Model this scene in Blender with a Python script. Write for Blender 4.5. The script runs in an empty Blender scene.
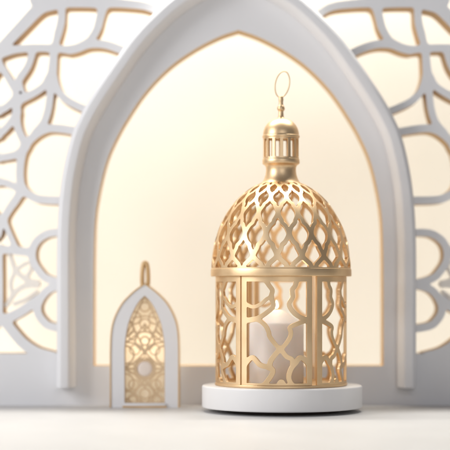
import bpy, math, random
import numpy as np
from math import sin, cos, pi, radians, sqrt, asin

# ------------------------------------------------------------------ basics
# Everything is modelled in millimetres and written in metres (real size).
# The lantern stands on the origin of y, x grows to the right, z up, table z = 0.
MM = 0.001
CAM_D, CAM_H, HOR = 1650.0, 119.0, 292.0
scene = bpy.context.scene
COL = scene.collection
random.seed(7)

def link(name, verts, faces, mat, parent=None, smooth=True, sharp=None, angle=None, mats=None, midx=None):
    me = bpy.data.meshes.new(name)
    me.from_pydata([(v[0]*MM, v[1]*MM, v[2]*MM) for v in verts], [], faces)
    me.materials.append(mat)
    for m in (mats or []):
        me.materials.append(m)
    if midx is not None:
        me.polygons.foreach_set('material_index', midx)
    me.polygons.foreach_set('use_smooth', [smooth]*len(me.polygons))
    if sharp:
        at = me.attributes.get('sharp_edge') or me.attributes.new('sharp_edge', 'BOOLEAN', 'EDGE')
        ss = sharp
        vals = [((e.vertices[0], e.vertices[1]) in ss or (e.vertices[1], e.vertices[0]) in ss) for e in me.edges]
        at.data.foreach_set('value', vals)
    if angle:
        me.set_sharp_from_angle(angle=radians(angle))
    me.update()
    o = bpy.data.objects.new(name, me)
    COL.objects.link(o)
    if parent is not None:
        o.parent = parent
        if parent.parent is None:
            o.location = (-parent.location[0], -parent.location[1], -parent.location[2])
    return o

def recalc(o):
    import bmesh
    bm = bmesh.new(); bm.from_mesh(o.data)
    bmesh.ops.recalc_face_normals(bm, faces=bm.faces)
    bm.to_mesh(o.data); bm.free()
    return o

def thing(name, label, cat, loc=(0, 0, 0)):
    o = bpy.data.objects.new(name, None)
    o.empty_display_size = 0.02
    COL.objects.link(o)
    o.location = (loc[0]*MM, loc[1]*MM, loc[2]*MM)
    o['label'] = label; o['category'] = cat
    return o

# ------------------------------------------------------------------ materials
def new_mat(name):
    m = bpy.data.materials.new(name); m.use_nodes = True
    nt = m.node_tree
    return m, nt, nt.nodes['Principled BSDF']

def add_noise(nt, scale, detail=3.0, coord='Object'):
    tc = nt.nodes.new('ShaderNodeTexCoord'); n = nt.nodes.new('ShaderNodeTexNoise')
    n.inputs['Scale'].default_value = scale; n.inputs['Detail'].default_value = detail
    nt.links.new(tc.outputs[coord], n.inputs['Vector'])
    return n

def ramp(nt, src, c0, c1, p0=0.3, p1=0.7):
    r = nt.nodes.new('ShaderNodeValToRGB')
    r.color_ramp.elements[0].position = p0; r.color_ramp.elements[1].position = p1
    r.color_ramp.elements[0].color = (*c0, 1); r.color_ramp.elements[1].color = (*c1, 1)
    nt.links.new(src, r.inputs['Fac'])
    return r

def maprange(nt, src, a, b):
    r = nt.nodes.new('ShaderNodeMapRange')
    r.inputs['To Min'].default_value = a; r.inputs['To Max'].default_value = b
    nt.links.new(src, r.inputs['Value'])
    return r

def make_mat(name, c0, c1, rough, metallic=0.0, nscale=60, bump=0.05, bscale=900, bdist=0.0002, bevel=None, sss=None, spec=0.5, rvar=0.06):
    m, nt, b = new_mat(name)
    n = add_noise(nt, nscale)
    r = ramp(nt, n.outputs['Fac'], c0, c1)
    nt.links.new(r.outputs['Color'], b.inputs['Base Color'])
    mr = maprange(nt, n.outputs['Fac'], rough - rvar, rough + rvar)
    nt.links.new(mr.outputs['Result'], b.inputs['Roughness'])
    b.inputs['Metallic'].default_value = metallic
    b.inputs['Specular IOR Level'].default_value = spec
    n2 = add_noise(nt, bscale, 2.0)
    bp = nt.nodes.new('ShaderNodeBump')
    bp.inputs['Strength'].default_value = bump; bp.inputs['Distance'].default_value = bdist
    nt.links.new(n2.outputs['Fac'], bp.inputs['Height'])
    if bevel:
        bv = nt.nodes.new('ShaderNodeBevel'); bv.samples = 4
        bv.inputs['Radius'].default_value = bevel
        nt.links.new(bv.outputs['Normal'], bp.inputs['Normal'])
    nt.links.new(bp.outputs['Normal'], b.inputs['Normal'])
    if sss:
        b.inputs['Subsurface Weight'].default_value = sss[0]
        b.inputs['Subsurface Radius'].default_value = sss[1]
        b.inputs['Subsurface Scale'].default_value = sss[2]
    return m

GOLD = make_mat('satin_gold', (0.81, 0.58, 0.335), (0.87, 0.65, 0.40), 0.43, 1.0, nscale=45, bump=0.25, bscale=1600, bdist=0.0001, bevel=0.0005)
GOLD_PALE = make_mat('pale_gold', (0.62, 0.42, 0.21), (0.72, 0.51, 0.28), 0.5, 0.6, nscale=50, bump=0.2, bscale=1200, bdist=0.0001)
GOLD_EDGE = make_mat('gold_cut_edge', (0.48, 0.29, 0.10), (0.56, 0.35, 0.14), 0.5, 0.3, nscale=20, bump=0.1)
WHITE = make_mat('matt_white_lacquer', (0.75, 0.75, 0.76), (0.79, 0.79, 0.80), 0.5, 0.0, nscale=9, bump=0.12, bscale=700, bdist=0.0002, spec=0.35)
PLINTH = make_mat('white_plinth_paint', (0.80, 0.79, 0.785), (0.84, 0.83, 0.825), 0.42, 0.0, nscale=25, bump=0.12, bscale=900, bdist=0.0002, bevel=0.001)
WAX = make_mat('white_wax', (0.86, 0.83, 0.80), (0.90, 0.87, 0.84), 0.5, 0.0, nscale=40, bump=0.2, bscale=220, bdist=0.0008, sss=(0.7, (1.0, 0.78, 0.62), 0.014))
TABLE = make_mat('white_table', (0.545, 0.54, 0.535), (0.585, 0.58, 0.575), 0.48, 0.0, nscale=14, bump=0.3, bscale=520, bdist=0.0004, spec=0.35)
BACK = make_mat('cream_backdrop', (0.93, 0.875, 0.765), (0.94, 0.89, 0.79), 0.8, 0.0, nscale=3, bump=0.05, spec=0.1)
CREAM = make_mat('pale_cream_lacquer', (0.88, 0.82, 0.74), (0.90, 0.85, 0.78), 0.5, 0.0, nscale=9)
TRACERY = make_mat('pale_gold_tracery', (0.62, 0.45, 0.27), (0.70, 0.53, 0.34), 0.5, 0.35)
BOSS = make_mat('pale_blush_enamel', (0.80, 0.70, 0.62), (0.84, 0.75, 0.67), 0.5)
FOOT = make_mat('shade_dark_foot', (0.06, 0.045, 0.035), (0.09, 0.065, 0.05), 0.6, 0.0)  # dark brown paints in the shadow of the gap under the plinth
WICK = make_mat('charred_wick', (0.03, 0.02, 0.02), (0.06, 0.04, 0.03), 0.8, 0.0)
FLAME, nt, b = new_mat('flame')
nz = add_noise(nt, 90); rr = ramp(nt, nz.outputs['Fac'], (1.0, 0.72, 0.38), (1.0, 0.86, 0.6))
nt.links.new(rr.outputs['Color'], b.inputs['Emission Color'])
b.inputs['Emission Strength'].default_value = 5.0
b.inputs['Base Color'].default_value = (1, 0.8, 0.5, 1)

# ------------------------------------------------------------------ shape helpers
def catmull(pts, n=10):
    pts = [np.array(p, float) for p in pts]
    if len(pts) == 2:
        return [tuple(pts[0]*(1-t)+pts[1]*t) for t in np.linspace(0, 1, n+1)]
    P = [2*pts[0]-pts[1]] + pts + [2*pts[-1]-pts[-2]]
    out = []
    for i in range(1, len(P)-2):
        for k in range(n):
            t = k/n
            p0, p1, p2, p3 = P[i-1], P[i], P[i+1], P[i+2]
            out.append(tuple(0.5*((2*p1)+(-p0+p2)*t+(2*p0-5*p1+4*p2-p3)*t*t+(-p0+3*p1-3*p2+p3)*t**3)))
    out.append(tuple(P[-2]))
    return out

def seg_dist(U, V, pts, widths=None):
    """signed field of a poly-stroke: half width minus distance"""
    F = np.full(U.shape, -1e3)
    n = len(pts)
    for i in range(n-1):
        (ax, ay), (bx, by) = pts[i][:2], pts[i+1][:2]
        dx, dy = bx-ax, by-ay
        L = dx*dx+dy*dy
        if L < 1e-9: continue
        t = np.clip(((U-ax)*dx+(V-ay)*dy)/L, 0, 1)
        d = np.hypot(U-ax-t*dx, V-ay-t*dy)
        w = widths[i]*(1-t)+widths[i+1]*t
        F = np.maximum(F, w-d)
    return F

def smax(A, B, k):
    h = np.maximum(k-np.abs(A-B), 0)/k
    return np.maximum(A, B)+h*h*k*0.25

def poly_sdf(U, V, poly):
    """positive inside"""
    V = V+1.37e-4
    d = np.full(U.shape, 1e9); inside = np.zeros(U.shape, bool)
    n = len(poly)
    for i in range(n):
        ax, ay = poly[i]; bx, by = poly[(i+1) % n]
        dx, dy = bx-ax, by-ay
        L = dx*dx+dy*dy
        if L < 1e-12: continue
        t = np.clip(((U-ax)*dx+(V-ay)*dy)/L, 0, 1)
        d = np.minimum(d, np.hypot(U-ax-t*dx, V-ay-t*dy))
        c = ((ay > V) != (by > V))
        if ay != by:
            xi = (bx-ax)*(V-ay)/(by-ay)+ax
            inside ^= (c & (U < xi))
    return np.where(inside, d, -d)

def sheet(name, F, gu, gv, posf, mat, parent, periodic=False, edge_mat=None):
    """Cut sheet: F[j,i] > 0 is solid.  posf(u, v) -> (outer point, inner point)."""
    NV, NU = F.shape
    F = F.copy()
    F[np.abs(F) < 1e-6] = 1e-6
    if not periodic:
        pass
    verts = []; key = {}
    def vid(k, u, v):
        if k in key: return key[k]
        o, i_ = posf(u, v)
        idx = len(verts); verts.append(o); verts.append(i_)
        key[k] = idx
        return idx
    def gp(j, i):
        ii = i % NU if periodic else i
        return vid(('g', j, ii), gu[ii] if ii == i else gu[ii], gv[j])
    period = (gu[1]-gu[0])*NU if periodic else 0
    def ep(j, i, j2, i2):
        a = (j, i % NU) if periodic else (j, i); b2 = (j2, i2 % NU) if periodic else (j2, i2)
        k = ('e',)+(min(a, b2)+max(a, b2))
        if k in key: return key[k]
        fa, fb = F[a], F[b2]
        t = fa/(fa-fb); t = min(max(t, 0.02), 0.98)
        ua = gu[0]+(gu[1]-gu[0])*i; ub = gu[0]+(gu[1]-gu[0])*i2
        return vid(k, ua+(ub-ua)*t, gv[j]+(gv[j2]-gv[j])*t)
    tops, walls, sharp = [], [], set()
    rngi = NU if periodic else NU-1
    S = F > 0
    for j in range(NV-1):
        for i in range(rngi):
            i1 = (i+1) % NU if periodic else i+1
            s = (S[j, i], S[j, i1], S[j+1, i1], S[j+1, i])
            c = s[0]+s[1]+s[2]+s[3]
            if c == 0: continue
            cs = [(j, i), (j, i+1), (j+1, i+1), (j+1, i)]
            if c == 4:
                tops.append([gp(*q) for q in cs]); continue
            if c == 2 and s[0] == s[2]:
                ctr = F[j, i]+F[j, i1]+F[j+1, i1]+F[j+1, i]
                if ctr <= 0:
                    for k in range(4):
                        if s[k]:
                            a = ep(*cs[(k-1) % 4], *cs[k]); b_ = ep(*cs[k], *cs[(k+1) % 4])
                            tops.append([a, gp(*cs[k]), b_]); walls.append((b_, a))
                    continue
            poly = []; cr = []
            for k in range(4):
                k2 = (k+1) % 4
                if s[k]: poly.append(gp(*cs[k]))
                if s[k] != s[k2]:
                    e = ep(*cs[k], *cs[k2]); poly.append(e); cr.append((e, s[k]))
            tops.append(poly)
            m = len(cr)
            for q in range(m):
                if cr[q][1]:
                    nx = cr[(q+1) % m]
                    walls.append((cr[q][0], nx[0]))
    if not periodic:      # close the sheet's outer border
        for j in range(NV-1):
            for i in (0, NU-1):
                if S[j, i] or S[j+1, i]:
                    a = gp(j, i) if S[j, i] else ep(j, i, j+1, i)
                    b_ = gp(j+1, i) if S[j+1, i] else ep(j, i, j+1, i)
                    walls.append((a, b_) if i else (b_, a))
        for i in range(NU-1):
            for j in (0, NV-1):
                if S[j, i] or S[j, i+1]:
                    a = gp(j, i) if S[j, i] else ep(j, i, j, i+1)
                    b_ = gp(j, i+1) if S[j, i+1] else ep(j, i, j, i+1)
                    walls.append((b_, a) if j else (a, b_))
    faces = [list(p) for p in tops]+[[q+1 for q in reversed(p)] for p in tops]
    n_top = len(faces)
    for a, b_ in walls:
        faces.append([b_, a, a+1, b_+1])
        sharp.add((a, b_)); sharp.add((a+1, b_+1))
    midx = [0]*n_top+[1 if edge_mat else 0]*len(walls)
    return link(name, verts, faces, mat, parent, True, sharp=sharp, mats=[edge_mat] if edge_mat else None, midx=midx)

def lathe(name, prof, mat, parent, cx=0, cy=0, seg=96, closed=False, angle=35):
    verts, faces = [], []
    n = len(prof)
    for k in range(seg):
        a = 2*pi*k/seg
        for r, z in prof:
            verts.append((cx+r*cos(a), cy+r*sin(a), z))
    for k in range(seg):
        k2 = (k+1) % seg
        for i in range(n if closed else n-1):
            i2 = (i+1) % n
            faces.append([k*n+i, k2*n+i, k2*n+i2, k*n+i2])
    if not closed:
        if prof[0][0] > 1e-6: faces.append([k*n for k in range(seg)][::-1])
        if prof[-1][0] > 1e-6: faces.append([k*n+n-1 for k in range(seg)])
    o = link(name, verts, faces, mat, parent, True)
    import bmesh
    bm = bmesh.new(); bm.from_mesh(o.data)
    bmesh.ops.remove_doubles(bm, verts=bm.verts, dist=1e-7)
    bmesh.ops.recalc_face_normals(bm, faces=bm.faces)
    bm.to_mesh(o.data); bm.free()
    o.data.set_sharp_from_angle(angle=radians(angle))
    return o

def tube(name, pts, rad, mat, parent, seg=14, closed=False, flat=1.0):
    P = [np.array(p, float) for p in pts]; n = len(P)
    verts, faces = [], []
    up = np.array((0, 1.0, 0))
    for i in range(n):
        a = P[(i-1) % n] if (closed or i > 0) else P[i]
        b_ = P[(i+1) % n] if (closed or i < n-1) else P[i]
        t = (b_-a)/np.linalg.norm(b_-a)
        s = np.cross(t, up); s /= np.linalg.norm(s)
        u = np.cross(s, t)
        r = rad[i] if hasattr(rad, '__len__') else rad
        for k in range(seg):
            an = 2*pi*k/seg
            verts.append(P[i]+s*r*cos(an)+u*r*flat*sin(an))
    for i in range(n if closed else n-1):
        i2 = (i+1) % n
        for k in range(seg):
            k2 = (k+1) % seg
            faces.append([i*seg+k, i*seg+k2, i2*seg+k2, i2*seg+k])
    if not closed:
        faces.append([k for k in range(seg)][::-1]); faces.append([(n-1)*seg+k for k in range(seg)])
    return recalc(link(name, verts, faces, mat, parent, True))

# ------------------------------------------------------------------ setting
def slab(name, x0, x1, y0, y1, z0, z1, mat):
    v = [(x, y, z) for z in (z0, z1) for y in (y0, y1) for x in (x0, x1)]
    f = [[0, 2, 3, 1], [4, 5, 7, 6], [0, 1, 5, 4], [2, 6, 7, 3], [0, 4, 6, 2], [1, 3, 7, 5]]
    return recalc(link(name, v, f, mat, None, False))
t = slab('table_top', -1800, 1800, -2600, 420, -40, 0, TABLE); t['kind'] = 'structure'
t['label'] = 'matt white table top under both lanterns'
t = slab('backdrop', -1800, 1800, 300, 320, 0, 2000, BACK); t['kind'] = 'structure'
t['label'] = 'glowing cream backdrop seen through the arch and the lattice'

# ------------------------------------------------------------------ the pierced wall
YW, TW = 85.0, 31.0
SW = (CAM_D+YW)/CAM_D
def wallpos(px, py): return (px-225)*SW, CAM_H+(HOR-py)*SW

OPEN_H = [(-145, 366), (-145, 300), (-144.6, 250), (-143, 215), (-138, 185), (-131.5, 160), (-123, 140), (-112, 120), (-93, 92), (-70, 68), (-45, 50), (-20, 37), (0, 30)]
half = catmull(OPEN_H[1:], 8)
open_poly = [(238.5+x, y) for x, y in [OPEN_H[0]]+half] + [(238.5-x, y) for x, y in reversed([OPEN_H[0]]+half[:-1])]
FR_H = [(-180, 388), (-180, 300), (-180, 250), (-178.5, 210), (-174.5, 175), (-167, 141), (-159, 120), (-144, 93), (-117, 53), (-102, 33), (-83, 13), (-61, -6), (-32, -23), (0, -36)]
fhalf = [FR_H[0]]+catmull(FR_H[1:], 8)
CXF = 236.5
mid_poly = [(CXF+x*(171/180.), y+9 if y < 388 else 420) for x, y in fhalf]
mid_poly = mid_poly + [(2*CXF-x, y) for x, y in reversed(mid_poly[:-1])]

gs = 1.25
gu = np.arange(-125, 606, gs); gv = np.arange(-62, 406.4, gs)
GU, GV = np.meshgrid(gu, gv)
f_open = poly_sdf(GU, GV, open_poly)
f_mid = poly_sdf(GU, GV, mid_poly)
SEAM = 353.7
zbot = HOR+CAM_H/SW            # py of the table at the wall
panelF = np.minimum(np.maximum(f_mid, GV-SEAM), -f_open)
panelF = np.minimum(panelF, zbot-GV+0.0)

LS = [  # traced lattice strokes (points, half widths)
 ([(54, 3), (40, 8), (24, 24), (8, 41), (-10, 60)], [6.5, 6, 5.5, 5, 5]),
 ([(36, 0), (60, 1), (84, 1), (104, 2)], [6, 6, 6, 6]),
 ([(48, -8), (75, -10), (100, -8)], [9, 9, 9]),
 ([(100, 2), (122, 3.5), (144, 6), (156, 11), (168, 21), (182, 36)], [5, 3.8, 3.4, 3.2, 3.4, 3.4]),
 ([(62, 4), (61, 22), (58, 34), (54.5, 48)], [3.2, 3.6, 3.6, 2.6]),
 ([(104, 2), (100.5, 16), (97, 29), (90, 40), (80, 47), (70, 50)], [4.5, 3.8, 3.6, 3.2, 3, 3]),
 ([(-12, 58), (0, 54), (15, 49.5), (35, 48), (55, 48.5), (72, 49.5), (88, 44.5), (104, 44.5), (121, 50), (140, 60)], [3.8, 4, 3.6, 3.4, 3.4, 3.4, 3.6, 3.6, 3.6, 3.6]),
 ([(33, 50), (28, 66), (19, 80), (19, 90)], [3.2, 3.0, 3.2, 4.5]),
 ([(54, 48), (53, 64), (51.5, 80)], [3.4, 3.8, 4.6]),
 ([(53, 78), (59, 92), (68, 101), (82, 108), (100, 115)], [3.4, 3.2, 3.2, 3.2, 3.2]),
 ([(51, 80), (50, 96), (48, 110), (44, 122), (36, 132)], [3.5, 3.2, 3.2, 3.2, 3]),
 ([(49, 78), (44, 86), (34, 93), (21, 99)], [3.2, 3.2, 3.2, 4]),
 ([(-2, 62), (6, 74), (12, 84), (18, 92)], [3, 3, 3.2, 4]),
 ([(20, 94), (12, 102), (5, 108), (-8, 114)], [4, 3.2, 3.2, 3.2]),
 ([(18, 96), (16.5, 112), (18, 128), (25, 144)], [4, 3.4, 3.4, 3.4]),
 ([(17, 112), (11, 122), (3, 131), (-6, 138)], [3, 3, 3, 3]),
 ([(92, 134), (58, 128.5), (44, 130), (32, 138), (24, 149), (20.5, 163), (20, 178), (23, 189), (33, 197), (46, 200), (84, 200.5)], [3.6]*11),
 ([(-6, 158), (6, 157), (17, 154), (25, 147)], [3.2]*4),
 ([(-6, 181), (6, 183), (15, 187), (22, 191)], [3]*4),
 ([(22, 190), (15, 201), (8, 211), (0, 225), (-5, 238)], [3.6, 3.6, 3.4, 3.4, 3.4]),
 ([(3, 218), (9, 233), (16, 249)], [2.4, 2.4, 2.6]),
 ([(-6, 249.5), (10, 250), (28, 252)], [3.6, 3.6, 3.6]),
 ([(76, 233), (56, 232.5), (46, 234.5), (37, 241), (32.5, 250), (33, 261), (39, 271), (48, 279), (74, 286)], [3.4]*9),
 ([(74, 283), (52, 288), (43, 295), (38, 304), (38, 313), (43, 321), (51, 326.5), (74, 330)], [3.5]*8),
 ([(-2, 250), (-1, 285), (-1, 316)], [3.5, 3.5, 3.5]),
 ([(-8, 322), (6, 319), (22, 311), (37, 300)], [4.5, 4.5, 4.2, 4.2]),
 ([(4, 320), (13, 332), (24, 344), (38, 353), (60, 361)], [4.5, 4.6, 4.8, 5, 7]),
]
def lattice_field(U, V):
    # the star tracery mirrors about its own axis at x = 0
    F = None
    for pts, w in LS:
        dense = catmull(pts, 5)
        n0 = len(pts)-1
        ww = np.interp(np.linspace(0, n0, len(dense)), range(n0+1), w)+0.3
        G = seg_dist(U, V, dense, ww)
        F = G if F is None else smax(F, G, 3.2)
        if min(p[0] for p in pts) < 40 and pts[0][1] > 45:
            G = seg_dist(-U, V, dense, ww)-np.maximum(U-1, 0)*3
            F = smax(F, G, 3.2)
    F = smax(F, V-SEAM-0.5, 3.0)                 # sill the tracery grows from
    F = np.maximum(F, np.minimum(-62-U, V-(112+(-62-U)*1.1)))   # solid margin
    hole = 1.5-np.hypot(U-20.5, V-92.5)
    F = np.minimum(F, -hole)
    return F

LS2 = [
 ([(36, 284), (24, 286), (15, 292), (6, 305)], [3.4, 2.6, 2.2, 2.2]),
 ([(36, 284), (25, 279), (15, 270), (9, 254)], [3.4, 2.4, 2.0, 2.0]),
 ([(27, 276), (31, 268), (33, 258)], [1.7, 1.7, 1.7]),
 ([(15, 270), (24, 264), (31, 262)], [1.7, 1.7, 1.7]),
 ([(12, 294), (10, 283), (15, 270)], [1.7, 1.7, 1.7]),
 ([(14, 304), (26, 299), (36, 292)], [1.9, 1.9, 1.9]),
]
def wall_posf(u, v):
    x, z = wallpos(u, v)
    return (x, YW, z), (x, YW+TW, z)

wall = thing('pierced_screen_wall', 'tall white screen wall with pointed arch opening and pierced gold-edged tracery behind the lanterns', 'wall', (14, YW+TW/2, 0))
sheet('wall_panel', panelF, gu, gv, wall_posf, WHITE, wall, edge_mat=GOLD_EDGE)
def side_lattice(mirror):
    u = np.arange(-122, 238, gs) ; v = np.arange(-30, SEAM+2, gs)
    U, V = np.meshgrid(u, v)
    F = lattice_field(U, V)
    real = (479.5-U) if mirror else U
    fm = poly_sdf(real, V, mid_poly)
    F = np.minimum(np.minimum(F, -fm), SEAM-V)
    if mirror:
        F = F[:, ::-1]; u = (479.5-u)[::-1]
    return sheet('tracery', F, u, v, wall_posf, WHITE, wall, edge_mat=GOLD_EDGE)
side_lattice(False); side_lattice(True)
def inner_tracery(mirror):
    u = np.arange(-3, 42, 0.8); v = np.arange(250, 312, 0.8)
    U, V = np.meshgrid(u, v)
    F = None
    for pts, w in LS2:
        dense = catmull(pts, 5)
        ww = np.interp(np.linspace(0, len(pts)-1, len(dense)), range(len(pts)), w)
        G = seg_dist(U, V, dense, ww)
        F = G if F is None else smax(F, G, 2.0)
    if mirror:
        F = F[:, ::-1]; u = (479.5-u)[::-1]
    def posf(u, v):
        x, z = wallpos(u, v)
        return (x, YW+2.5, z), (x, YW+9, z)
    return sheet('inner_tracery', F, u, v, posf, CREAM, wall)
inner_tracery(False); inner_tracery(True)

# projecting pointed arch moulding on the wall
def arch_frame():
    pts = fhalf+[(-x, y) for x, y in reversed(fhalf[:-1])]
    s = (CAM_D+YW-22)/CAM_D
    P = [np.array(((CXF+x-225)*s, CAM_H+(HOR-y)*s)) for x, y in pts]
    n = len(P)
    prof = [(0, -0.5), (0, 18.6), (0.9, 20.6), (2.6, 22.4), (4.4, 23.4), (10.5, 23.4), (12.0, 23.0), (13.4, 21.8), (14.8, 19.4), (17.2, 12.5), (18, 9.5), (18, -0.5)]
    verts, faces = [], []
    for i in range(n):
        d1 = P[i]-P[i-1] if i > 0 else P[1]-P[0]
        d2 = P[i+1]-P[i] if i < n-1 else P[i]-P[i-1]
        d1 = d1/np.linalg.norm(d1); d2 = d2/np.linalg.norm(d2)
        n1 = np.array((d1[1], -d1[0])); n2 = np.array((d2[1], -d2[0]))
        m = n1+n2; m /= np.linalg.norm(m); k = 1/max(0.4, float(m@n1))
        for off, dep in prof:
            q = P[i]+m*off*k
            verts.append((q[0], YW-dep, q[1]))
    k = len(prof)
    for i in range(n-1):
        for j in range(k-1):
            faces.append([i*k+j, i*k+j+1, (i+1)*k+j+1, (i+1)*k+j])
    faces.append(list(range(k))); faces.append([(n-1)*k+j for j in range(k)][::-1])
    o = recalc(link('arch_moulding', verts, faces, WHITE, wall, True))
    o.data.set_sharp_from_angle(angle=radians(24))
    bv = o.modifiers.new('bevel', 'BEVEL'); bv.width = 0.0008; bv.segments = 2; bv.limit_method = 'ANGLE'; bv.angle_limit = radians(40)
    return o
arch_frame()

# ------------------------------------------------------------------ plinth
LX = 57.0
def rounded(r, z0, z1, b, n=6):
    out = [(0, z0), (r-b, z0)]
    out += [(r-b+b*sin(a), z0+b-b*cos(a)) for a in np.linspace(0, pi/2, n)][1:]
    out += [(r-b+b*cos(a), z1-b+b*sin(a)) for a in np.linspace(0, pi/2, n)]
    out += [(0, z1)]
    return out
pl = thing('round_plinth', 'low round white plinth carrying the big gold lantern', 'plinth', (LX, 0, 0))
lathe('plinth_disc', rounded(80, 4.0, 26, 1.6), PLINTH, pl, LX, 0, 160)
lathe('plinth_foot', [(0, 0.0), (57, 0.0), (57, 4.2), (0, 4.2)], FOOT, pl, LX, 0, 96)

# ------------------------------------------------------------------ big lantern
big = thing('gold_lantern', 'large gold filigree lantern with openwork dome and hanging ring, on the white plinth', 'lantern', (56, 0, 26))
CX = 56.0
def Z(py): return CAM_H+HOR-py
def cyl(th, r, z): return (CX+r*sin(th), -r*cos(th), z)    # th=0 faces the camera

# base plate, lower ring
lathe('base_ring', [(0, 26), (65.2, 26), (66.0, 26.5), (66.0, 28.4), (65.4, 29.0), (61, 29.0), (60.5, 28.2), (0, 28.2)], GOLD, big, CX, 0, 160)

# lattice panels
def panel(th0, th1, name, flip=False):
    R, T = 65.5, 2.6
    W = (th1-th0)*R; z0, z1 = 29.0, 134.5
    nu = int(W/0.62)+1; nv = int((z1-z0)/0.62)+1
    gu = np.linspace(0, W, nu); gv = np.linspace(0, z1-z0, nv)
    U, V = np.meshgrid(gu, gv)
    H = z1-z0
    xs = U/W*70.0
    if flip: xs = 70.0-xs
    F = np.maximum(np.maximum(6.0-U, U-(W-5.6)), np.maximum(1.9-V, V-(H-5.4)))
    def c(x, y):   # crop coordinates -> panel coordinates (0..70 wide)
        px = 240+x/6; th = asin((px-281)/65.5)
        return ((th-radians(-37.6))/radians(62.9)*70.0, Z(272+y/6)-z0)
    strokes = [
     ([(140, 50), (165, 85), (182, 112), (175, 150), (188, 200), (150, 238), (95, 272), (35, 285)], 2.1),
     ([(325, 50), (315, 85), (297, 110), (300, 150), (280, 188), (296, 225), (335, 260), (395, 285)], 2.1),
     ([(30, 190), (70, 206), (112, 192), (150, 160), (180, 150)], 1.7),
     ([(40, 284), (95, 280), (140, 312), (160, 350), (166, 376), (195, 416), (228, 452)], 2.0),
     ([(385, 284), (325, 305), (285, 325), (290, 350), (286, 380), (262, 418), (230, 452)], 2.0),
     ([(228, 448), (195, 486), (172, 520), (165, 556)], 2.4),
     ([(232, 448), (262, 490), (295, 508), (302, 535), (318, 528)], 2.2),
     ([(25, 540), (66, 500), (112, 542), (165, 556), (186, 578), (160, 626), (105, 690)], 2.3),
     ([(400, 540), (352, 500), (316, 530), (286, 575), (280, 626), (322, 690)], 2.3),
    ]
    for pts, hw in strokes:
        d = catmull([c(*p) for p in pts], 5)
        F = smax(F, seg_dist(xs, V, d, [hw*1.02]*len(d)), 1.6)
    bump = 4.0-np.hypot(xs-c(235, 680)[0], (V-1.5)*0.9)
    F = smax(F, bump, 1.5)
    def posf(u, v):
        th = th0+u/R
        return cyl(th, R, z0+v), cyl(th, R-T, z0+v)
    return sheet(name, F, gu, gv, posf, GOLD, big)
d = radians
panel(d(-37.6), d(25.3), 'lattice_panel')
a = 30.3
span = (360-62.9-5-1.4-4*2)/5.0
for k in range(5):
    panel(d(a), d(a+span), 'lattice_panel', flip=(k % 2 == 0))
    a += span+2

# eaves ring
rim = [(62.0, 134.5), (69.8, 134.5), (70.2, 134.9), (70.3, 135.5), (70.3, 141.0), (70.1, 141.8), (69.6, 142.2), (66.5, 142.2), (66.5, 137.5), (62, 137.5)]
lathe('eaves_ring', rim, GOLD, big, CX, 0, 180, closed=True)

# openwork dome
def dome():
    NR = 18
    R0, HH, T = 69.6, 90.0, 3.8
    z0 = 141.8
    hs = np.linspace(0, 87.0, 900)
    rs = R0*np.sqrt(np.maximum(1-(hs/HH)**2, 0))
    ss = np.concatenate([[0], np.cumsum(np.hypot(np.diff(hs), np.diff(rs)))])
    S_END = ss[-1]
    pitch = 2*pi/NR
    per = 44
    NU = NR*per; du = 2*pi/NU
    gu = np.arange(NU)*du
    NVv = int(S_END/0.68)+1
    gv = np.linspace(0, S_END, NVv)
    r_of = np.interp(gv, ss, rs)
    h2s = lambda h: np.interp(h, hs, ss)
    # nodes where the ribs cross
    node_h = [11.5, 34.0, 54.5, 70.5, 80.5, 85.5, 88.5]
    node_s = [float(h2s(h)) for h in node_h]
    c0 = radians(15)
    def rib(sign, kk):
        pts = []
        x = 0.0; base = c0+kk*pitch
        # foot
        pts.append((base-sign*0.40*pitch, -2.0)); pts.append((base-sign*0.40*pitch, 1.5))
        pts.append((base-sign*0.35*pitch, 4.2)); pts.append((base-sign*0.16*pitch, 8.2))
        for q in range(len(node_s)-1):
            s0, s1 = node_s[q], node_s[q+1]
            L = s1-s0
            for tt in np.linspace(0, 1, 21)[:-1]:
                off = tt-0.045*sin(2*pi*tt)            # ogee swell
                if q < 4:
                    off += 0.11*math.exp(-((tt-0.5)/0.075)**2)*(1 if q % 2 else -1)   # cusp
                th = base+sign*0.5*pitch*(q+off)
                pts.append((th, s0+L*tt))
        pts.append((base+sign*0.5*pitch*(len(node_s)-1), node_s[-1]))
        return pts
    uu = np.arange(per)*du
    U, V = np.meshgrid(uu, gv)
    Rg = np.repeat(r_of[:, None], per, axis=1)
    F = np.full(U.shape, -1e3)
    for sign in (1, -1):
        best = np.full(U.shape, -1e3)
        for kk in range(-6, 8):
            pts = rib(sign, kk)
            G = np.full(U.shape, -1e3)
            for i in range(len(pts)-1):
                ax, ay = pts[i]; bx, by = pts[i+1]
                if max(ax, bx) < -pitch*0.8 or min(ax, bx) > pitch*1.8: continue
                X = (U-ax)*Rg; Y = V-ay
                dx = (bx-ax)*Rg; dy = by-ay
                L = dx*dx+dy*dy+1e-12
                t = np.clip((X*dx+Y*dy)/L, 0, 1)
                dd = np.hypot(X-t*dx, Y-t*dy)
                w = 0.9+1.3*(Rg/70.0)
                G = np.maximum(G, w-dd)
            best = np.maximum(best, G)
        F = smax(F, best, 1.7) if sign == -1 else best
    F = smax(F, 1.2-V, 1.6)
    F = np.maximum(F, V-(S_END-3.0))
    F = np.tile(F, (1, NR))
    def posf(u, v):
        h = float(np.interp(v, ss, hs)); r = float(np.interp(v, ss, rs))
        nr, nz = r/R0**2, h/HH**2
        l = sqrt(nr*nr+nz*nz); nr /= l; nz /= l
        return cyl(u, r, z0+h), cyl(u, r-T*nr, z0+h-T*nz)
    return sheet('openwork_dome', F, gu, gv, posf, GOLD, big, periodic=True)
dome()

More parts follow.
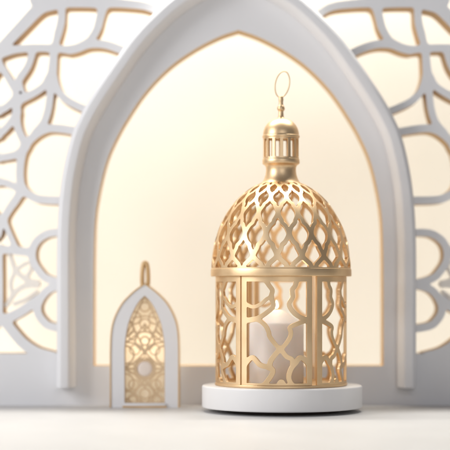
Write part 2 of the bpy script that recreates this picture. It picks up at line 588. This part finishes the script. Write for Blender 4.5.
# collar, turret, cap
ZB = 228.0
lathe('neck', [(13, ZB-3.0), (20.4, ZB-2.6), (21.2, ZB-1.4), (19.0, ZB+0.6), (16.9, ZB+4), (15.6, ZB+8), (15.0, ZB+12), (15.1, ZB+15.5), (16.2, ZB+17.6), (18.0, ZB+18.6), (18.6, ZB+19.4), (18.6, ZB+23.2), (18.1, ZB+24.0), (12, ZB+24.0), (12, ZB)], GOLD, big, CX, 0, 96, closed=True, angle=40)
def drum():
    R, T = 17.9, 2.0
    z0, z1 = ZB+24.0, ZB+45.0
    NR = 14; per = 22
    NU = NR*per; gu = np.arange(NU)*2*pi/NU
    gv = np.linspace(0, z1-z0, 44)
    U, V = np.meshgrid(gu, gv)
    pitch = 2*pi/NR
    X = ((U+pitch) % pitch-pitch/2)*R
    H = z1-z0
    qx = np.abs(X)-2.45+0.7; qy = np.abs(V-H/2)-(H/2-1.4)+0.7
    hole = 0.7-(np.hypot(np.maximum(qx, 0), np.maximum(qy, 0))+np.minimum(np.maximum(qx, qy), 0))
    def posf(u, v): return cyl(u, R, z0+v), cyl(u, R-T, z0+v)
    return sheet('turret_arcade', -hole, gu, gv, posf, GOLD, big, periodic=True)
drum()
capz = ZB+45.0
cap = [(12, capz), (18.3, capz), (18.7, capz+0.6), (18.7, capz+2.0), (18.2, capz+2.6)]
cap += [(18.0*cos(a)**0.92 if cos(a) > 0 else 0, capz+2.8+17.2*sin(a)) for a in np.linspace(0.02, 1.38, 22)]
cap += [(3.2, capz+20.4), (2.7, capz+22), (2.4, capz+26.6), (3.0, capz+27.2), (3.7, capz+28.2), (3.9, capz+29.5), (3.6, capz+30.9), (2.9, capz+32.0), (2.3, capz+32.8), (2.1, capz+36), (2.4, capz+37.2), (2.5, capz+39), (1.9, capz+41.5), (0.0, capz+42.6)]
cap_o = lathe('cap', [(0, capz+1)]+cap, GOLD, big, CX, 0, 72, angle=30)
# hanging ring
ring = []
tl = radians(11)
for k in range(72):
    a_ = 2*pi*k/72
    x = 7.0*cos(a_); z = 13.2*sin(a_)
    ring.append((57.3+x*cos(tl)+z*sin(tl), 0.6*cos(a_), Z(84.3)-x*sin(tl)+z*cos(tl)))
tube('hanging_ring', ring, 0.62, GOLD, big, 10, closed=True)

# ------------------------------------------------------------------ candle
cd = thing('pillar_candle', 'thick white pillar candle burning inside the big gold lantern', 'candle', (51.5, 0, 28.2))
cx = 51.5
lathe('wax_body', [(0, 28.2), (26.6, 28.2), (27.2, 29), (27.2, 86.5), (26.6, 88.0), (25, 89.0), (21, 91.2), (16, 94.6), (11, 98.2), (7, 100.4), (3.5, 101.4), (0, 101.4)], WAX, cd, cx, 0, 96, angle=50)
tube('wick', [(cx, 0, 101), (cx+0.2, 0, 102.4), (cx+0.6, 0, 103.6)], [0.7, 0.6, 0.5], WICK, cd, 8)
lathe('flame', [(0, 102.2), (1.4, 103.0), (2.0, 104.4), (2.0, 105.8), (1.4, 107.8), (0.6, 109.6), (0, 111)], FLAME, cd, cx, 0, 24, angle=80)

# ------------------------------------------------------------------ small lantern
YS = 50.0                       # front face depth
SS = (CAM_D+YS)/CAM_D
def sp(px, py): return ((px-225)*SS, CAM_H+(HOR-py)*SS)
small = thing('small_lantern', 'small white pointed-arch lantern with thin gold rim and tracery window, at left', 'lantern', (sp(144.6, 0)[0], YS+12, 0))
SX = 144.6
out_h = [(-34.6, 404), (-34.8, 370), (-34.8, 350), (-33.8, 331), (-30.5, 317.5), (-23.5, 304), (-15.5, 295), (-8.5, 289), (-3.6, 285.5), (0, 283)]
in_h = [(-20.2, 402), (-20.2, 370), (-20.2, 348), (-18.6, 334), (-16, 322), (-11, 310), (-5.5, 301), (0, 295.5)]
def arch_loop(h, z_end, grow=0.0):
    c_ = catmull(h[1:], 6)
    L = [sp(SX+x, y) for x, y in c_]
    x_c = sp(SX, 0)[0]
    L = [(L[0][0], z_end)]+L
    L = L+[(2*x_c-x, z) for x, z in reversed(L[:-1])]
    return L
g = 0.55
x_c = sp(SX, 0)[0]
gu = np.arange(x_c-40, x_c+40.1, g); gv = np.arange(-0.001, 136, g)
U, V = np.meshgrid(gu, gv)
OUT = arch_loop(out_h, -5.0); INN = arch_loop(in_h, 4.0)
fo = poly_sdf(U, V, OUT); fi = poly_sdf(U, V, INN)
def flatpos(y0, y1): return lambda u, v: ((u, y0, v), (u, y1, v))
sheet('body', np.minimum(fo-1.3, -fi), gu, gv, flatpos(YS, YS+26), WHITE, small)
sheet('gold_rim', np.minimum(fo, 1.3-fo), gu, gv, flatpos(YS-0.8, YS+27), GOLD_PALE, small)
# tracery in the window
def small_lattice(y0):
    F = np.full(U.shape, -1e3)
    X = np.abs(U-x_c)/SS; Y = HOR-(V-CAM_H)/SS      # picture-size coordinates, mirrored
    def ringf(cx_, cy_, r, w): return w-np.abs(np.hypot(X-cx_, Y-cy_)-r)
    def st(p, w):
        d_ = catmull(p, 5); return seg_dist(X, Y, d_, [w]*len(d_))
    parts = [ringf(0, 369, 9.2, 0.9), ringf(0, 341, 9.5, 0.8), ringf(0, 394, 9.5, 0.8), ringf(0, 341, 4.2, 0.8),
             ringf(20, 355, 9, 0.8), ringf(20, 328, 8.5, 0.8), ringf(20, 383, 9, 0.8), ringf(10, 318, 6, 0.7), ringf(0, 307, 4.6, 0.7),
             st([(0, 296), (6, 308), (12, 322), (20, 338)], 0.7), st([(20, 312), (10, 330), (0, 352)], 0.7), st([(0, 324), (10, 336), (21, 344)], 0.7),
             st([(0, 352), (10, 362), (21, 368)], 0.8), st([(21, 369), (10, 375), (0, 388)], 0.8), st([(9, 369), (21, 369)], 0.9),
             st([(0, 380), (10, 392), (21, 402)], 0.8), st([(21, 388), (8, 396), (0, 405)], 0.8), st([(0, 332), (0, 324)], 0.7), st([(0, 316), (12, 318)], 0.7),
             ringf(10, 350, 5, 0.6), ringf(11, 385, 5, 0.6), ringf(0, 324, 5, 0.6), ringf(0, 394, 5, 0.6), ringf(13, 369, 4.5, 0.6), ringf(12, 336, 4, 0.6), ringf(12, 400, 4, 0.6),
             st([(0, 357), (7, 361), (11, 369), (7, 377), (0, 381)], 0.6),
             st([(21, 398), (10, 404), (0, 403)], 0.8), st([(0, 355), (6, 345), (20, 342)], 0.7)]
    for p in parts: F = smax(F, p, 0.8)
    F = np.maximum(F, 1.0-fi)
    F = np.minimum(F, fi+0.6)
    return sheet('tracery', F, gu, gv, flatpos(y0, y0+1.4), TRACERY, small)
small_lattice(YS+4.0)
PANE, nt, b = new_mat('frosted_pane')
nzp = add_noise(nt, 120); rp = ramp(nt, nzp.outputs['Fac'], (0.90, 0.83, 0.71), (0.93, 0.88, 0.79))
nt.links.new(rp.outputs['Color'], b.inputs['Base Color']); b.inputs['Roughness'].default_value = 0.6
tr = nt.nodes.new('ShaderNodeBsdfTranslucent'); mx = nt.nodes.new('ShaderNodeMixShader'); mx.inputs['Fac'].default_value = 0.72
nt.links.new(rp.outputs['Color'], tr.inputs['Color'])
nt.links.new(b.outputs['BSDF'], mx.inputs[1]); nt.links.new(tr.outputs['BSDF'], mx.inputs[2])
nt.links.new(mx.outputs['Shader'], nt.nodes['Material Output'].inputs['Surface'])
sheet('frosted_pane', fi+0.7, gu, gv, flatpos(YS+6.2, YS+6.9), PANE, small)
# round white boss in the middle of the tracery
cz = sp(0, 369)[1]
bo = []
for r_, y_ in ((0, -2.2), (4, -2.0), (7, -1.2), (8.0, 0.2), (8.3, 1.6), (8.3, 3.0), (0, 3.0)):
    bo.append((r_, y_))
v_, f_ = [], []
for k in range(48):
    a_ = 2*pi*k/48
    for r_, y_ in bo: v_.append((x_c+r_*cos(a_), YS+5.2+y_*0.5, cz+r_*sin(a_)))
nb = len(bo)
for k in range(48):
    for i in range(nb-1): f_.append([k*nb+i, ((k+1) % 48)*nb+i, ((k+1) % 48)*nb+i+1, k*nb+i+1])
recalc(link('round_boss', v_, f_, BOSS, small, True, angle=50))
# sill: white strip over a gold foot strip
def strip(name, z0, z1, hw, y0, y1, mat):
    v, f = [], []
    N = 14
    for zz in (z0, z1):
        for k in range(N+1):
            q = -1+2*k/N
            v.append((x_c+hw*q, y0-1.8*(1-q*q), zz))
        v.append((x_c+hw, y1, zz)); v.append((x_c-hw, y1, zz))
    m = N+3
    f.append(list(range(m))[::-1]); f.append([m+k for k in range(m)])
    for k in range(m): f.append([k, (k+1) % m, m+(k+1) % m, m+k])
    return recalc(link(name, v, f, mat, small, True, angle=40))
strip('sill', 1.8, 4.6, 21.2, YS-2.0, YS+25, WHITE)
strip('foot_strip', 0.0, 1.75, 22.5, YS-3.0, YS+25, GOLD_PALE)
# hanging loop on the apex
lz0, lz1 = sp(0, 289)[1], sp(0, 262.5)[1]
lp = []
for k in range(40):
    a_ = 2*pi*k/40
    sg = 1 if cos(a_) >= 0 else -1
    x = sg*3.1*abs(cos(a_))**0.6*(1.0-0.12*sin(a_)); z = (lz0+lz1)/2+(lz1-lz0)/2*sin(a_)
    lp.append((x_c+x, YS+12, z))
tube('hanging_loop', lp, 2.3, GOLD_PALE, small, 12, closed=True, flat=1.9)

# ------------------------------------------------------------------ lights
def area(name, loc, target, size, power, color, size_y=None, shape='RECTANGLE', spread=None):
    L = bpy.data.lights.new(name, 'AREA'); L.energy = power; L.color = color
    L.shape = shape; L.size = size*MM; L.size_y = (size_y or size)*MM
    if spread: L.spread = radians(spread)
    o = bpy.data.objects.new(name, L); COL.objects.link(o)
    import mathutils
    p = mathutils.Vector(loc)*MM; t_ = mathutils.Vector(target)*MM
    o.location = p; o.rotation_euler = (t_-p).to_track_quat('-Z', 'Y').to_euler()
    return o
area('key_softbox', (-1150, -620, 640), (60, 30, 150), 700, 11.4, (0.99, 0.985, 1.0), 700)
area('fill_softbox', (350, -2500, 800), (40, 0, 160), 1300, 8.2, (0.97, 0.97, 1.0), 900)
# lamps behind the screen that wash the backdrop
area('backdrop_lamp', (0, 185, 980), (0, 300, 240), 940, 14.4, (1.0, 0.975, 0.915), 90)
area('backdrop_lamp', (-620, 200, 250), (-60, 300, 240), 90, 0.15, (1.0, 0.95, 0.84), 500)
area('backdrop_lamp', (640, 200, 250), (90, 300, 240), 90, 0.15, (1.0, 0.95, 0.84), 500)
pt = bpy.data.lights.new('candle_glow', 'POINT'); pt.energy = 0.013; pt.color = (1.0, 0.8, 0.58); pt.shadow_soft_size = 0.004
po = bpy.data.objects.new('candle_glow', pt); COL.objects.link(po); po.location = (cx*MM, -0.004, 0.118)

pl2 = bpy.data.lights.new('pane_fill_lamp', 'POINT'); pl2.energy = 0.045; pl2.color = (1.0, 0.9, 0.76); pl2.shadow_soft_size = 0.012  # added warm lamp behind the small lantern, brightens its frosted pane
po2 = bpy.data.objects.new('pane_fill_lamp', pl2); COL.objects.link(po2); po2.location = (x_c*MM, (YS+32)*MM, 0.062)
world = bpy.data.worlds.new('World'); scene.world = world
world.use_nodes = True
bg = world.node_tree.nodes['Background']
bg.inputs['Color'].default_value = (0.93, 0.93, 1.0, 1); bg.inputs['Strength'].default_value = 0.18

# ------------------------------------------------------------------ camera
cam = bpy.data.cameras.new('camera'); co = bpy.data.objects.new('camera', cam); COL.objects.link(co)
co.location = (0, -CAM_D*MM, CAM_H*MM); co.rotation_euler = (radians(90), 0, 0)
cam.sensor_width = 36; cam.lens = 36*CAM_D/450.0
cam.shift_y = (HOR-225)/450.0
cam.clip_start = 0.05; cam.clip_end = 50
cam.dof.use_dof = True; cam.dof.focus_distance = (CAM_D-58)*MM; cam.dof.aperture_fstop = 2.9
scene.camera = co
scene.view_settings.view_transform = 'Standard'; scene.view_settings.look = 'None'
scene.view_settings.exposure = 0; scene.view_settings.gamma = 1
scene.render.resolution_x = 1024; scene.render.resolution_y = 1024
